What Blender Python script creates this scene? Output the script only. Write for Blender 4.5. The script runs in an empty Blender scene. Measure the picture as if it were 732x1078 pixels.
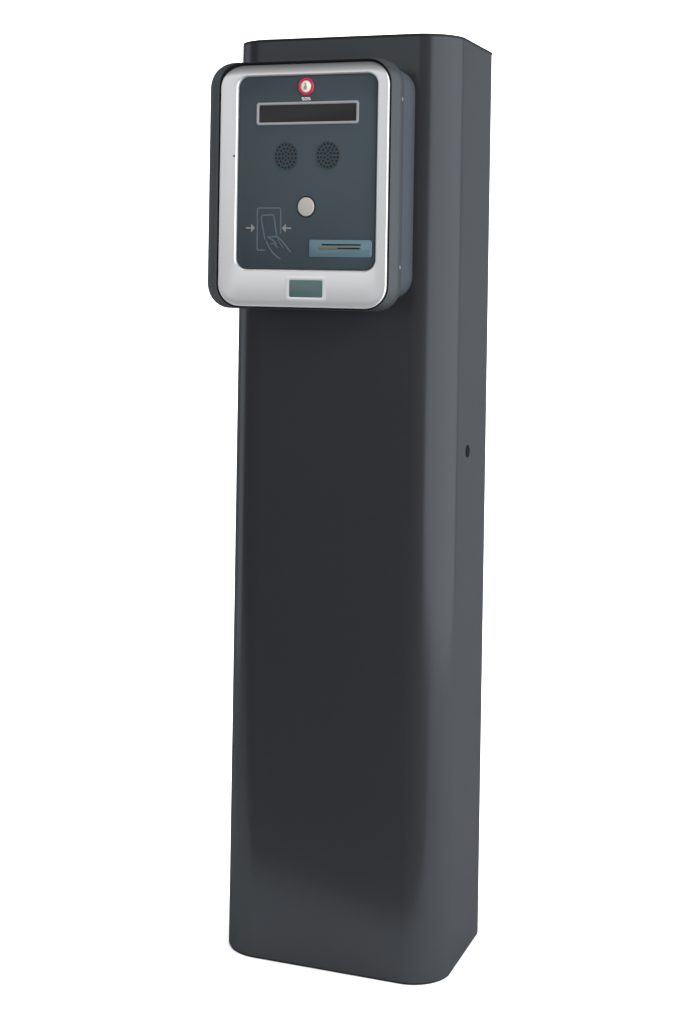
import bpy, bmesh, math
from mathutils import Vector, Matrix

scene = bpy.context.scene
COL = scene.collection
PI = math.pi

# ------------------------------------------------------------------ materials
def new_mat(name):
    m = bpy.data.materials.new(name)
    m.use_nodes = True
    nt = m.node_tree
    nt.nodes.clear()
    out = nt.nodes.new('ShaderNodeOutputMaterial')
    return m, nt, out

def coat(name, diff, gloss, rough, grain=0.0, gscale=900.0, bump=0.0, bscale=700.0, mottle=0.05):
    """painted / moulded surface: a diffuse body under an even gloss, faint mottling, fine grain bump"""
    m, nt, out = new_mat(name)
    N = nt.nodes
    L = nt.links
    tc = N.new('ShaderNodeTexCoord')
    big = N.new('ShaderNodeTexNoise')
    big.inputs['Scale'].default_value = 6.0
    big.inputs['Detail'].default_value = 4.0
    L.new(tc.outputs['Object'], big.inputs['Vector'])
    mr = N.new('ShaderNodeMapRange')
    mr.inputs['To Min'].default_value = 1.0 - mottle
    mr.inputs['To Max'].default_value = 1.0 + mottle
    L.new(big.outputs['Fac'], mr.inputs['Value'])
    val = mr.outputs['Result']
    if grain > 0:
        fine = N.new('ShaderNodeTexNoise')
        fine.inputs['Scale'].default_value = gscale
        fine.inputs['Detail'].default_value = 2.0
        L.new(tc.outputs['Object'], fine.inputs['Vector'])
        mr2 = N.new('ShaderNodeMapRange')
        mr2.inputs['To Min'].default_value = 1.0 - grain
        mr2.inputs['To Max'].default_value = 1.0 + grain
        L.new(fine.outputs['Fac'], mr2.inputs['Value'])
        mu = N.new('ShaderNodeMath')
        mu.operation = 'MULTIPLY'
        L.new(val, mu.inputs[0])
        L.new(mr2.outputs['Result'], mu.inputs[1])
        val = mu.outputs[0]
    sc = N.new('ShaderNodeVectorMath')
    sc.operation = 'SCALE'
    sc.inputs[0].default_value = diff
    L.new(val, sc.inputs['Scale'])
    d = N.new('ShaderNodeBsdfDiffuse')
    L.new(sc.outputs['Vector'], d.inputs['Color'])
    g = N.new('ShaderNodeBsdfGlossy')
    g.inputs['Color'].default_value = (*gloss, 1)
    mr3 = N.new('ShaderNodeMapRange')
    mr3.inputs['To Min'].default_value = rough * 0.88
    mr3.inputs['To Max'].default_value = rough * 1.12
    L.new(big.outputs['Fac'], mr3.inputs['Value'])
    L.new(mr3.outputs['Result'], g.inputs['Roughness'])
    if bump > 0:
        bn = N.new('ShaderNodeTexNoise')
        bn.inputs['Scale'].default_value = bscale
        bn.inputs['Detail'].default_value = 2.0
        L.new(tc.outputs['Object'], bn.inputs['Vector'])
        b = N.new('ShaderNodeBump')
        b.inputs['Strength'].default_value = bump
        b.inputs['Distance'].default_value = 0.0004
        L.new(bn.outputs['Fac'], b.inputs['Height'])
        L.new(b.outputs['Normal'], d.inputs['Normal'])
        L.new(b.outputs['Normal'], g.inputs['Normal'])
    a = N.new('ShaderNodeAddShader')
    L.new(d.outputs[0], a.inputs[0])
    L.new(g.outputs[0], a.inputs[1])
    L.new(a.outputs[0], out.inputs['Surface'])
    return m

M_PAINT = coat('graphite_paint', (0.0200, 0.0212, 0.0236), (0.0142, 0.0155, 0.0170), 0.21, grain=0.05, bump=0.05, mottle=0.04)
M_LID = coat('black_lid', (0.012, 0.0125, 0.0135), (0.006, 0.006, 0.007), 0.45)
M_HOUSING = coat('grey_housing_plastic', (0.026, 0.0285, 0.031), (0.0135, 0.0148, 0.0160), 0.36, grain=0.06, bump=0.08)
M_BOX = coat('blue_grey_box_paint', (0.034, 0.038, 0.044), (0.017, 0.019, 0.021), 0.33, grain=0.06, bump=0.08)
M_BEZEL = coat('silver_satin_paint', (0.16, 0.16, 0.163), (0.365, 0.365, 0.372), 0.43, grain=0.05, gscale=1400, bump=0.05, mottle=0.02)
M_WINFRAME = coat('pale_window_frame', (0.21, 0.21, 0.214), (0.38, 0.38, 0.387), 0.43)
M_SILVER = coat('silver_trim', (0.165, 0.168, 0.178), (0.12, 0.12, 0.125), 0.4)
M_PANEL = coat('slate_front_panel', (0.0345, 0.0455, 0.0525), (0.016, 0.020, 0.022), 0.42, grain=0.04, mottle=0.05)
M_GRILLE = coat('slate_grille', (0.030, 0.040, 0.046), (0.012, 0.013, 0.014), 0.4)
M_HOLE = coat('black_hole', (0.006, 0.007, 0.008), (0.003, 0.003, 0.003), 0.6)
M_SCREEN = coat('dark_display_glass', (0.022, 0.0205, 0.0205), (0.008, 0.008, 0.008), 0.3)
M_PERF = coat('grille_perforation', (0.014, 0.018, 0.021), (0.004, 0.004, 0.004), 0.6)
M_RED = coat('red_ring_plastic', (0.36, 0.012, 0.045), (0.04, 0.03, 0.03), 0.25)
M_CREAM = coat('cream_button_lens', (0.66, 0.60, 0.50), (0.05, 0.05, 0.05), 0.2)
M_SYMBOL = coat('green_grey_symbol', (0.20, 0.24, 0.18), (0.02, 0.02, 0.02), 0.4)
M_BUTTON = coat('pale_grey_button', (0.33, 0.305, 0.28), (0.05, 0.05, 0.05), 0.35, grain=0.05)
M_TEAL = coat('teal_slot_plate', (0.080, 0.142, 0.168), (0.03, 0.035, 0.04), 0.3)
M_BRASS = coat('brass_slot_lip', (0.105, 0.092, 0.068), (0.03, 0.027, 0.02), 0.3)
M_LCD = coat('teal_window', (0.058, 0.098, 0.102), (0.02, 0.02, 0.02), 0.2, mottle=0.03)
M_ICON = coat('blue_grey_print', (0.072, 0.098, 0.118), (0.015, 0.015, 0.016), 0.4)
M_ARROW = coat('light_grey_print', (0.185, 0.19, 0.19), (0.015, 0.015, 0.016), 0.4)
M_MARK = coat('white_print', (0.60, 0.66, 0.66), (0.015, 0.015, 0.016), 0.4)
M_SCREW = coat('steel_screw', (0.075, 0.075, 0.085), (0.05, 0.05, 0.055), 0.4)
M_WHITE = coat('white_paper', (0.90, 0.90, 0.90), (0.0, 0.0, 0.0), 0.6, mottle=0.01)

# ------------------------------------------------------------------ mesh helpers
ORIGIN = Vector((0.179, 0.1085, 0.0))

def finish(name, bm, mats, parent=None, angle=32):
    bmesh.ops.remove_doubles(bm, verts=bm.verts, dist=1e-6)
    bmesh.ops.recalc_face_normals(bm, faces=bm.faces)
    for f in bm.faces:
        f.smooth = True
    for e in bm.edges:
        if len(e.link_faces) == 2:
            if e.calc_face_angle(0) > math.radians(angle):
                e.smooth = False
        else:
            e.smooth = False
    me = bpy.data.meshes.new(name)
    off = ORIGIN if parent is not None else Vector((0, 0, 0))
    for v in bm.verts:
        v.co -= off
    bm.to_mesh(me)
    bm.free()
    if not isinstance(mats, (list, tuple)):
        mats = [mats]
    for m in mats:
        me.materials.append(m)
    o = bpy.data.objects.new(name, me)
    COL.objects.link(o)
    if parent is not None:
        o.parent = parent
    return o

def rrect(x0, x1, z0, z1, r, n=10):
    pts = []
    for cx, cz, a0 in ((x1 - r, z1 - r, 0), (x0 + r, z1 - r, 90), (x0 + r, z0 + r, 180), (x1 - r, z0 + r, 270)):
        for k in range(n + 1):
            a = math.radians(a0 + 90.0 * k / n)
            pts.append((cx + r * math.cos(a), cz + r * math.sin(a)))
    return pts

def ellipse(cx, cz, rx, rz, n=40):
    return [(cx + rx * math.cos(2 * PI * k / n), cz + rz * math.sin(2 * PI * k / n)) for k in range(n)]

def loft(bm, rings, cap0=True, cap1=True, closed=False, mi=0):
    """rings: list of (outline [(x,z)], y)"""
    vr = [[bm.verts.new((x, y, z)) for x, z in o] for o, y in rings]
    n = len(vr[0])
    seq = list(zip(vr[:-1], vr[1:]))
    if closed:
        seq.append((vr[-1], vr[0]))
    for a, b in seq:
        for i in range(n):
            j = (i + 1) % n
            f = bm.faces.new((a[i], a[j], b[j], b[i]))
            f.material_index = mi
    if not closed:
        if cap0:
            bm.faces.new(vr[0]).material_index = mi
        if cap1:
            bm.faces.new(vr[-1][::-1]).material_index = mi
    return vr

def ribbon(bm, pts, w, y0, y1, mi=0):
    """flat raised stroke along a polyline in the x-z plane, from y0 (back) to y1 (front)"""
    n = len(pts)
    P = [Vector((p[0], p[1])) for p in pts]
    left, right = [], []
    for i in range(n):
        if i == 0:
            t = (P[1] - P[0]).normalized()
            m = Vector((-t.y, t.x)); s = 1
        elif i == n - 1:
            t = (P[-1] - P[-2]).normalized()
            m = Vector((-t.y, t.x)); s = 1
        else:
            t0 = (P[i] - P[i - 1]).normalized(); t1 = (P[i + 1] - P[i]).normalized()
            m = Vector((-(t0 + t1).y, (t0 + t1).x)).normalized()
            s = 1 / max(0.5, m.dot(Vector((-t0.y, t0.x))))
        left.append(P[i] + m * w / 2 * s)
        right.append(P[i] - m * w / 2 * s)
    o = [(p.x, p.y) for p in left] + [(p.x, p.y) for p in reversed(right)]
    N = len(o)
    f_ = [bm.verts.new((x, y1, z)) for x, z in o]
    b_ = [bm.verts.new((x, y0, z)) for x, z in o]
    for i in range(n - 1):
        bm.faces.new((f_[i], f_[i + 1], f_[N - 2 - i], f_[N - 1 - i])).material_index = mi
    for i in range(N):
        j = (i + 1) % N
        bm.faces.new((f_[i], f_[j], b_[j], b_[i])).material_index = mi

def smooth_curve(pts, k=8):
    """Catmull-Rom through points"""
    P = [Vector(p) for p in pts]
    P = [P[0] * 2 - P[1]] + P + [P[-1] * 2 - P[-2]]
    out = []
    for i in range(1, len(P) - 2):
        for s in range(k):
            t = s / k
            a, b, c, d = P[i - 1], P[i], P[i + 1], P[i + 2]
            out.append(0.5 * ((2 * b) + (c - a) * t + (2 * a - 5 * b + 4 * c - d) * t * t + (3 * b - a - 3 * c + d) * t ** 3))
    out.append(P[-2])
    return [(p.x, p.y) for p in out]

# ------------------------------------------------------------------ the thing
root = bpy.data.objects.new('access_terminal', None)
COL.objects.link(root)
root.location = ORIGIN
root.empty_display_size = 0.1
root['label'] = 'tall dark grey pillar with a silver framed card reader terminal mounted at its top'
root['category'] = 'access terminal'

W, D, E_, YB, H = 0.3578, 0.2170, 0.0616, 0.0567, 1.40

def pillar_outline(ins=0.0, ymax=D):
    r = (E_ * E_ + YB * YB) / (2 * YB)
    a1 = math.atan2(E_, r - YB)
    ri = r - ins
    n = 26
    left = [(E_ - ri * math.sin(a1 * k / n), r - ri * math.cos(a1 * k / n)) for k in range(n, -1, -1)]
    right = [(W - E_ + ri * math.sin(a1 * k / n), r - ri * math.cos(a1 * k / n)) for k in range(n + 1)]
    return [(ins, ymax)] + left + right + [(W - ins, ymax)]

def prism(bm, rings):
    vr = [[bm.verts.new((x, y, z)) for x, y in o] for o, z in rings]
    n = len(vr[0])
    for a, b in zip(vr[:-1], vr[1:]):
        for i in range(n):
            j = (i + 1) % n
            bm.faces.new((a[i], a[j], b[j], b[i]))
    bm.faces.new(vr[0][::-1])
    bm.faces.new(vr[-1])

bm = bmesh.new()
prism(bm, [(pillar_outline(0.0012, D - 0.004), 0.0022), (pillar_outline(0, D - 0.004), 0.0034),
           (pillar_outline(0, D - 0.004), H - 0.0040)])
pillar = finish('pillar', bm, M_PAINT, root, angle=24)

bm = bmesh.new()
prism(bm, [(pillar_outline(0.0004), H - 0.0040), (pillar_outline(0.0004), H)])
lid = finish('lid', bm, M_LID, root, angle=24)

bm = bmesh.new()
prism(bm, [(pillar_outline(0.0018), 0.0), (pillar_outline(0.0018), 0.0022)])
finish('base_strip', bm, M_LID, root, angle=24)  # thin dark strip along the foot of the pillar, slightly inset

# back door of the pillar, a dark edge at the rear of the side
bm = bmesh.new()
def box(bm, x0, x1, y0, y1, z0, z1):
    v = [bm.verts.new((x, y, z)) for x in (x0, x1) for y in (y0, y1) for z in (z0, z1)]
    for q in ((0, 1, 3, 2), (4, 6, 7, 5), (0, 4, 5, 1), (2, 3, 7, 6), (0, 2, 6, 4), (1, 5, 7, 3)):
        bm.faces.new([v[i] for i in q])
box(bm, 0.0012, W - 0.0012, D - 0.004, D, 0.0022, H - 0.0040)
finish('back_panel', bm, M_LID, root)

# round lock let into the right side
def side_loft(bm, cy, cz, rings, x_of):
    n = 28
    vr = []
    for r, x in rings:
        vr.append([bm.verts.new((x, cy + r * math.cos(2 * PI * k / n), cz + r * 1.0 * math.sin(2 * PI * k / n))) for k in range(n)])
    for a, b in zip(vr[:-1], vr[1:]):
        for i in range(n):
            j = (i + 1) % n
            bm.faces.new((a[i], a[j], b[j], b[i]))
    bm.faces.new(vr[-1])
    bm.faces.new(vr[0][::-1])
bm = bmesh.new()
side_loft(bm, 0.1068, 0.7776, [(0.0095, W - 0.002), (0.0095, W + 0.0009), (0.0088, W + 0.0012), (0.0078, W + 0.0012), (0.0074, W + 0.0006)], None)
lock = finish('lock', bm, M_HOLE, pillar)
bm = bmesh.new()
box(bm, W + 0.0003, W + 0.0010, 0.1058, 0.1078, 0.7735, 0.7817)
finish('keyhole', bm, M_LID, lock)
# small blanked pinhole low on the front
bm = bmesh.new()
loft(bm, [(ellipse(0.2664, 0.2206, 0.0022, 0.0022, 20), 0.001), (ellipse(0.2664, 0.2206, 0.0022, 0.0022, 20), -0.0004), (ellipse(0.2664, 0.2206, 0.0014, 0.0014, 20), -0.0008)])
finish('front_rivet', bm, M_PAINT, pillar)

# ------------------------------------------------------------------ card reader head
bm = bmesh.new()
# flared front shell, then the narrower box behind it
shell = loft(bm, [
    (rrect(0.0220, 0.2915, 1.0008, 1.3462, 0.030), -0.0550),
    (rrect(0.0120, 0.2992, 0.9945, 1.3515, 0.034), -0.0550),
    (rrect(0.0085, 0.3008, 0.9928, 1.3528, 0.036), -0.0570),
    (rrect(0.0050, 0.3028, 0.9912, 1.3534, 0.037), -0.0640),
    (rrect(0.0046, 0.3030, 0.9910, 1.3535, 0.037), -0.0780),
    (rrect(0.0062, 0.3024, 0.9913, 1.3534, 0.037), -0.0815),
    (rrect(0.0110, 0.3005, 0.9918, 1.3530, 0.037), -0.0862),
    (rrect(0.0200, 0.2975, 0.9924, 1.3522, 0.036), -0.0915),
    (rrect(0.0275, 0.2952, 0.9928, 1.3508, 0.035), -0.0966),
    (rrect(0.0282, 0.2950, 0.9930, 1.3504, 0.035), -0.0974),
    (rrect(0.0286, 0.2946, 0.9933, 1.3500, 0.035), -0.0968),
    (rrect(0.0320, 0.2930, 0.9950, 1.3480, 0.034), -0.0890),
])
# the top edge of the shell reaches forward over the frame as a thin lip
for k, ring in enumerate(shell):
    if 5 <= k <= 10:
        for v in ring:
            t = max(0.0, min(1.0, (v.co.z - 1.318) / 0.026))
            t = t * t * (3 - 2 * t)
            v.co.y -= t * (0.001, 0.002, 0.0030, 0.0042, 0.0042, 0.0038)[k - 5]
for f in bm.faces:          # shadow of the gap between shell and frame, painted as dark faces
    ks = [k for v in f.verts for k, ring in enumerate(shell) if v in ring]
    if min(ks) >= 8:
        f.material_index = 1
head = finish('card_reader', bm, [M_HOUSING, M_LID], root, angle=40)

bm = bmesh.new()
loft(bm, [
    (rrect(0.0180, 0.2993, 1.0080, 1.3472, 0.034), 0.0),
    (rrect(0.0180, 0.2993, 1.0080, 1.3472, 0.034), -0.0535),
    (rrect(0.0195, 0.2978, 1.0095, 1.3457, 0.034), -0.0550),
])
backbox = finish('back_box', bm, M_BOX, head, angle=40)

# silver frame
def bz(i, y):      # outer profile, inset i
    return (rrect(0.0317 + i, 0.2925 - i, 0.9945 + i, 1.3477 - i, 0.0335 - i), y)
def bi(i, y):      # inner opening, grown by i
    return (rrect(0.0594 - i, 0.2745 + i, 1.0492 - i, 1.3300 + i, 0.0160 + i), y)
bm = bmesh.new()
loft(bm, [bz(0.0004, -0.0880), bz(0, -0.0985), bz(0.0003, -0.0995), bz(0.0010, -0.1002), bz(0.0024, -0.1005), bz(0.0055, -0.1007), bz(0.0080, -0.1008), bz(0.0105, -0.1008),
          bi(0.0030, -0.1008), bi(0.0020, -0.1005), bi(0.0006, -0.0985), bi(0.0002, -0.0972), bi(0, -0.0955), bi(0, -0.0880)], closed=True)
for v in bm.verts:      # the frame falls back towards its upper edge, a little towards its lower edge
    if v.co.y < -0.0885:
        t = max(0.0, min(1.0, (v.co.z - 1.3315) / 0.0150))
        u = max(0.0, min(1.0, (1.0080 - v.co.z) / 0.0135))
        v.co.y += 0.0068 * t ** 1.4 + 0.0028 * u * u
bezel = finish('bezel', bm, M_BEZEL, head, angle=40)

PY = -0.0965       # face of the dark panel
bm = bmesh.new()
loft(bm, [(rrect(0.0598, 0.2741, 1.0496, 1.3296, 0.0156), -0.0885), (rrect(0.0598, 0.2741, 1.0496, 1.3296, 0.0156), PY + 0.0006),
          (rrect(0.0606, 0.2733, 1.0504, 1.3288, 0.0150), PY)])
finish('front_panel', bm, M_PANEL, head, angle=60)

# alarm button: red ring round a cream lens with a small symbol
cx, cz = 0.1650, 1.3137
bm = bmesh.new()
loft(bm, [(ellipse(cx, cz, 0.0122, 0.0132), PY + 0.001), (ellipse(cx, cz, 0.0122, 0.0132), PY - 0.0012), (ellipse(cx, cz, 0.0114, 0.0124), PY - 0.0022),
          (ellipse(cx, cz, 0.0096, 0.0104), PY - 0.0024), (ellipse(cx, cz, 0.0086, 0.0092), PY - 0.0016), (ellipse(cx, cz, 0.0086, 0.0092), PY + 0.001)], closed=True)
finish('button_ring', bm, M_RED, head, angle=50)
bm = bmesh.new()
R = []
for k in range(7):
    t = k / 6 * 0.94
    c = math.cos(t * PI / 2)
    R.append((ellipse(cx, cz, 0.0085 * c, 0.0091 * c), PY - 0.0004 - 0.0026 * math.sin(t * PI / 2)))
loft(bm, [(ellipse(cx, cz, 0.0085, 0.0091), PY + 0.001)] + R)
finish('alarm_button', bm, M_CREAM, head, angle=50)
bm = bmesh.new()
loft(bm, [(ellipse(cx, cz + 0.0034, 0.0014, 0.0015, 16), PY - 0.002), (ellipse(cx, cz + 0.0034, 0.0014, 0.0015, 16), PY - 0.0034)])
loft(bm, [(rrect(cx - 0.0020, cx + 0.0020, cz - 0.0046, cz + 0.0014, 0.0012, 4), PY - 0.0018), (rrect(cx - 0.0020, cx + 0.0020, cz - 0.0046, cz + 0.0014, 0.0012, 4), PY - 0.0034)])
finish('button_symbol', bm, M_SYMBOL, head)
# the tiny white print below the button
bm = bmesh.new()
for x0, kind in ((0.1589, 's'), (0.1636, 'o'), (0.1683, 's')):
    z, a, h = 1.2960, 0.0031, 0.0017
    if kind == 's':
        pts = [(x0 + a, z + h), (x0, z + h), (x0, z), (x0 + a, z), (x0 + a, z - h), (x0, z - h)]
    else:
        pts = [(x0 + a / 2, z + h), (x0, z + h), (x0, z - h), (x0 + a, z - h), (x0 + a, z + h), (x0 + a / 2, z + h)]
    ribbon(bm, pts, 0.0008, PY + 0.0004, PY - 0.0003)
finish('button_caption', bm, M_MARK, head)

# display
bm = bmesh.new()
fo = lambda i, y: (rrect(0.0882 + i, 0.2466 - i, 1.2590 + i, 1.2918 - i, 0.0040 - i * 0.6, 6), y)
loft(bm, [fo(0, PY + 0.001), fo(0, PY - 0.0012), fo(0.0008, PY - 0.0016), fo(0.0030, PY - 0.0016), fo(0.0038, PY - 0.0010), fo(0.0040, PY + 0.001)], closed=True)
disp = finish('display_frame', bm, M_SILVER, head, angle=40)
bm = bmesh.new()
loft(bm, [fo(0.0039, PY + 0.0008), fo(0.0039, PY - 0.0004), fo(0.0042, PY - 0.0006)])
finish('display_screen', bm, M_SCREEN, head)

# two perforated loudspeaker discs
def grille(cx, cz):
    bm = bmesh.new()
    sx, sz = 0.0186, 0.0204
    yf, yp = PY - 0.0007, PY - 0.0001
    def P(r, a):
        return (cx + sx * r * math.cos(a), cz + sz * r * math.sin(a))
    def cell(bpts, c, hr):
        o = [bm.verts.new((x, yf, z)) for x, z in bpts]
        n = len(o)
        a0 = [math.atan2(z - c[1], x - c[0]) for x, z in bpts]
        h = [bm.verts.new((c[0] + hr * math.cos(a), yf, c[1] + hr * 1.06 * math.sin(a))) for a in a0]
        q = [bm.verts.new((v.co.x, yp, v.co.z)) for v in h]
        for i in range(n):
            j = (i + 1) % n
            bm.faces.new((o[i], o[j], h[j], h[i])).material_index = 0
            bm.faces.new((h[i], h[j], q[j], q[i])).material_index = 1
        bm.faces.new(q).material_index = 1
    rr = [0.15, 0.42, 0.69, 0.965]
    cell([P(rr[0], 2 * PI * k / 12) for k in range(12)], (cx, cz), 0.0014)
    for ring in range(3):
        n = 6 * (ring + 1)
        r0, r1 = rr[ring], rr[ring + 1]
        rm = (r0 + r1) / 2
        for k in range(n):
            a, b = 2 * PI * k / n, 2 * PI * (k + 1) / n
            m = (a + b) / 2
            cell([P(r0, a), P(r0, m), P(r0, b), P(rm, b), P(r1, b), P(r1, m), P(r1, a), P(rm, a)], P(rm, m), 0.00165)
    # rim
    n = 48
    for (ra, ya), (rb, yb), mi in (((0.965, yf), (0.985, yf - 0.0003), 0), ((0.985, yf - 0.0003), (1.0, yf), 0), ((1.0, yf), (1.0, PY + 0.0005), 0)):
        for k in range(n):
            a, b = 2 * PI * k / n, 2 * PI * (k + 1) / n
            vs = [(*P(ra, a), ya), (*P(ra, b), ya), (*P(rb, b), yb), (*P(rb, a), yb)]
            bm.faces.new([bm.verts.new((x, y, z)) for x, z, y in vs]).material_index = mi
    return finish('speaker_grille', bm, [M_GRILLE, M_PERF], head, angle=25)
grille(0.1350, 1.2135)
grille(0.2001, 1.2139)

# round pale push button
cx, cz = 0.1680, 1.1401
bm = bmesh.new()
loft(bm, [(ellipse(cx, cz, 0.0146, 0.0156), PY + 0.001), (ellipse(cx, cz, 0.0146, 0.0156), PY - 0.0006), (ellipse(cx, cz, 0.0140, 0.0150), PY - 0.0010),
          (ellipse(cx, cz, 0.0131, 0.0141), PY - 0.0010), (ellipse(cx, cz, 0.0129, 0.0139), PY + 0.001)], closed=True)
finish('button_collar', bm, M_LID, head, angle=50)
bm = bmesh.new()
loft(bm, [(ellipse(cx, cz, 0.0127, 0.0137), PY + 0.0008), (ellipse(cx, cz, 0.0127, 0.0137), PY - 0.0016), (ellipse(cx, cz, 0.0122, 0.0132), PY - 0.0022),
          (ellipse(cx, cz, 0.0112, 0.0121), PY - 0.0024)])
finish('push_button', bm, M_BUTTON, head, angle=50)

# card slot plate with two slots
bm = bmesh.new()
sp = lambda i, y: (rrect(0.1738 + i, 0.2692 - i, 1.0680 + i, 1.0926 - i, 0.0028 - i * 0.5, 6), y)
loft(bm, [sp(0, PY + 0.001), sp(0, PY - 0.0012), sp(0.0010, PY - 0.0020)])
slot = finish('card_slot', bm, M_TEAL, head, angle=40)
bm = bmesh.new()
loft(bm, [(rrect(0.1935, 0.2532, 1.0846, 1.0866, 0.0009, 4), PY - 0.0016), (rrect(0.1935, 0.2532, 1.0846, 1.0866, 0.0009, 4), PY - 0.0023)])
loft(bm, [(rrect(0.2180, 0.2522, 1.0798, 1.0814, 0.0010, 4), PY - 0.0016), (rrect(0.2180, 0.2522, 1.0798, 1.0814, 0.0010, 4), PY - 0.0029)])
finish('slot_opening', bm, M_HOLE, head)
bm = bmesh.new()
loft(bm, [(rrect(0.1890, 0.2535, 1.0786, 1.0828, 0.0014, 4), PY - 0.0016), (rrect(0.1890, 0.2535, 1.0786, 1.0828, 0.0014, 4), PY - 0.0023), (rrect(0.1897, 0.2528, 1.0793, 1.0821, 0.0010, 4), PY - 0.0026)])
finish('slot_lip', bm, M_BRASS, head)

# hand-holding-a-card pictogram, printed
bm = bmesh.new()
y0, y1 = PY + 0.0005, PY - 0.0003
w = 0.0021
ribbon(bm, [(0.1288, 1.1010), (0.1284, 1.1345), (0.1276, 1.1372), (0.1255, 1.1383), (0.0940, 1.1383), (0.0920, 1.1374), (0.0915, 1.1350),
            (0.0921, 1.0790), (0.0928, 1.0770), (0.1050, 1.0767)], w, y0, y1)
y1b = PY - 0.00042
ribbon(bm, [(0.1042, 1.0925), (0.0978, 1.1225), (0.0982, 1.1262), (0.1004, 1.1277), (0.1146, 1.1286), (0.1170, 1.1276), (0.1182, 1.1246), (0.1226, 1.0985)], w, y0, y1b)
y1c = PY - 0.00054
ribbon(bm, smooth_curve([(0.1062, 1.0905), (0.1092, 1.0848), (0.1128, 1.0790), (0.1180, 1.0722), (0.1232, 1.0682), (0.1290, 1.0644)]), w, y0, y1c)
ribbon(bm, smooth_curve([(0.1095, 1.0952), (0.1160, 1.0962), (0.1228, 1.0965), (0.1275, 1.0935), (0.1330, 1.0885), (0.1390, 1.0815), (0.1448, 1.0744)]), w, y0, PY - 0.00066)
ribbon(bm, smooth_curve([(0.1098, 1.0940), (0.1146, 1.0935), (0.1190, 1.0895), (0.1225, 1.0862)]), w, y0, PY - 0.00078)
# lower finger, palm crease and a stroke along the top of the hand
ribbon(bm, smooth_curve([(0.1135, 1.0858), (0.1175, 1.0868), (0.1214, 1.0842), (0.1240, 1.0806)]), w * 0.85, y0, PY - 0.00090)
ribbon(bm, smooth_curve([(0.1248, 1.0936), (0.1262, 1.0900), (0.1300, 1.0848), (0.1335, 1.0800)]), w * 0.6, y0, PY - 0.00102)
ribbon(bm, [(0.1078, 1.0958), (0.1232, 1.0975)], w * 0.8, y0, PY - 0.00114)
finish('card_pictogram', bm, M_ICON, head)
def arrow(x_tail, x_tip):
    bm = bmesh.new()
    z = 1.1092
    s = 1 if x_tip > x_tail else -1
    xm = x_tip - s * 0.0062
    ribbon(bm, [(x_tail, z), (xm + s * 0.0004, z)], 0.0022, y0, y1)
    o = [(xm, z + 0.0062), (x_tip, z), (xm, z - 0.0062)]
    loft(bm, [(o, y0), (o, PY - 0.00042)])
    return finish('pictogram_arrow', bm, M_ARROW, head)
arrow(0.0735, 0.0882)
arrow(0.1450, 0.1305)

# lower window in the silver frame
FY = -0.1008
bm = bmesh.new()
wo = lambda i, y: (rrect(0.1395 + i, 0.2022 - i, 1.0038 + i, 1.0400 - i, 0.0050 - i * 0.5, 6), y)
loft(bm, [wo(0, FY + 0.001), wo(0, FY - 0.0001), wo(0.0016, FY - 0.0005), wo(0.0050, FY - 0.0005), wo(0.0056, FY - 0.0003), wo(0.0058, FY + 0.001)], closed=True)
finish('window_frame', bm, M_WINFRAME, head, angle=40)
bm = bmesh.new()
wi = lambda i, y: (rrect(0.1453 + i, 0.1964 - i, 1.0096 + i, 1.0342 - i, 0.0020, 5), y)
loft(bm, [wi(0, FY + 0.0008), wi(0, FY - 0.0001), wi(0.0004, FY - 0.0002)])
finish('info_window', bm, M_LCD, head)
# pinhole in the left of the frame
bm = bmesh.new()
loft(bm, [(ellipse(0.0548, 1.2145, 0.0015, 0.0015, 16), FY + 0.001), (ellipse(0.0548, 1.2145, 0.0015, 0.0015, 16), FY - 0.0003)])
finish('pinhole', bm, M_HOLE, head)
# two screws on the right side of the shell
for zz in (1.2950, 1.0546):
    bm = bmesh.new()
    side_loft(bm, -0.0720, zz, [(0.0030, 0.3015), (0.0030, 0.3036), (0.0024, 0.3041), (0.0010, 0.3041), (0.0008, 0.3038)], None)
    finish('side_screw', bm, M_SCREW, head)

# ------------------------------------------------------------------ surface and backdrop (white sweep)
YAW = 0.3508
def sweep_pt(u, v, z):
    # u to the right of the lens axis, v away from the camera, measured from the pillar
    return (0.12 + u * math.cos(YAW) - v * math.sin(YAW), 0.05 + u * math.sin(YAW) + v * math.cos(YAW), z)
VB, RB = 1.10, 0.45
bm = bmesh.new()
g = [bm.verts.new(sweep_pt(u, v, 0)) for u, v in ((-3.2, -0.29), (0.0, -0.29), (0.42, -0.55), (1.1, -1.4), (3.2, -1.4), (3.2, VB), (-3.2, VB))]
bm.faces.new(g)
ground = finish('ground', bm, M_WHITE)
ground['kind'] = 'structure'
bm = bmesh.new()
prof = [(VB + RB * math.sin(PI / 2 * k / 16), RB - RB * math.cos(PI / 2 * k / 16)) for k in range(17)] + [(VB + RB, 3.0)]
a = [bm.verts.new(sweep_pt(-3.2, v, z)) for v, z in prof]
b = [bm.verts.new(sweep_pt(3.2, v, z)) for v, z in prof]
for i in range(len(prof) - 1):
    bm.faces.new((a[i], b[i], b[i + 1], a[i + 1]))
back = finish('backdrop', bm, M_WHITE, angle=60)
back['kind'] = 'structure'

# ------------------------------------------------------------------ lamps
def area(name, loc, target, sx, sy, radiance, color=(1, 1, 1), spread=180):
    l = bpy.data.lights.new(name, 'AREA')
    l.shape = 'RECTANGLE'
    l.size, l.size_y = sx, sy
    l.energy = radiance * PI * sx * sy
    l.color = color
    l.spread = math.radians(spread)
    o = bpy.data.objects.new(name, l)
    COL.objects.link(o)
    o.location = loc
    d = Vector(target) - Vector(loc)
    o.rotation_euler = d.to_track_quat('-Z', 'Y').to_euler()
    return o

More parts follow.
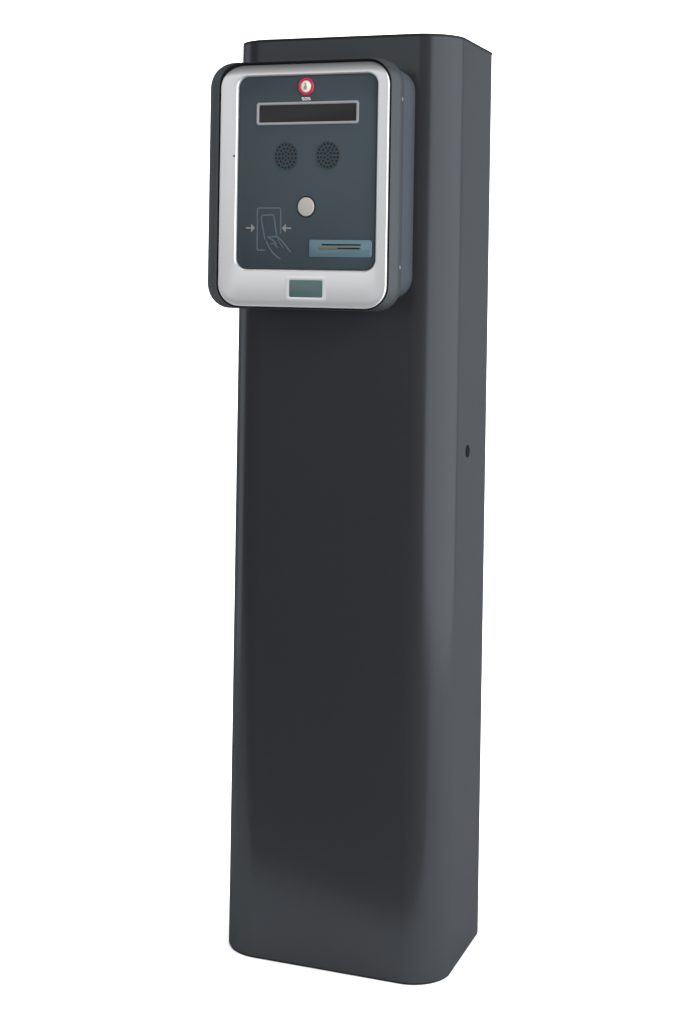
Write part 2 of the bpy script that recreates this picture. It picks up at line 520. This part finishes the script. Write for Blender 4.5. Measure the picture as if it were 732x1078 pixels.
# added unseen overhead lamp that burns the sweep out to white
o = area('added_overhead_lamp', (0, 0, 0), (0, 0, -1), 1.75, 2.3, 0.35, spread=9)
o.location = sweep_pt(0.05, 0.36, 3.1)
o.rotation_euler = (Matrix.Rotation(YAW, 4, 'Z') @ Matrix.Rotation(math.radians(7.5), 4, 'X')).to_euler()
# added lamp, out of view, washing the backdrop to white
o = area('added_backdrop_lamp', sweep_pt(0, 0.2, 3.0), sweep_pt(0, VB + RB, 1.1), 3.0, 0.5, 9.0, spread=120)
# large softbox to the right, mirrored in the rounded corner and the side
area('right_softbox', (1.95, -0.35, 1.30), (0.36, -0.35, 1.30), 4.6, 2.5, 4.7, (0.97, 0.99, 1.0))
# narrow strip to the left
area('left_strip', (-1.8, 0.30, 1.2), (0.0, 0.05, 1.2), 0.9, 2.4, 3.1)
# front key, above the camera
area('front_lamp', (-1.00, -2.25, 1.82), (0.16, 0.0, 1.3), 2.7, 1.4, 1.55)

world = bpy.data.worlds.new('World')
scene.world = world
world.use_nodes = True
bg = world.node_tree.nodes.get('Background')
bg.inputs['Color'].default_value = (0.97, 0.985, 1.0, 1)
bg.inputs['Strength'].default_value = 0.34

# ------------------------------------------------------------------ camera
cam = bpy.data.cameras.new('camera')
cam_o = bpy.data.objects.new('camera', cam)
COL.objects.link(cam_o)
cam.sensor_fit = 'VERTICAL'
cam.sensor_height = 36.0
cam.sensor_width = 36.0
cam.lens = 1643.35 / 1078.0 * 36.0
cam.shift_y = -(539.0 - 292.19) / 1078.0
cam.clip_end = 100
cam.clip_start = 0.05
cam_o.location = (0.9992, -2.19, 1.039)
M = Matrix.Rotation(YAW, 4, 'Z') @ Matrix.Rotation(PI / 2, 4, 'X') @ Matrix.Rotation(0.0161, 4, 'Z')
cam_o.rotation_euler = M.to_euler()
scene.camera = cam_o

vs = scene.view_settings
vs.view_transform = 'Standard'
vs.look = 'None'
vs.exposure = 0
vs.gamma = 1
vs.use_curve_mapping = False
scene.render.engine = 'CYCLES'
scene.cycles.use_denoising = True
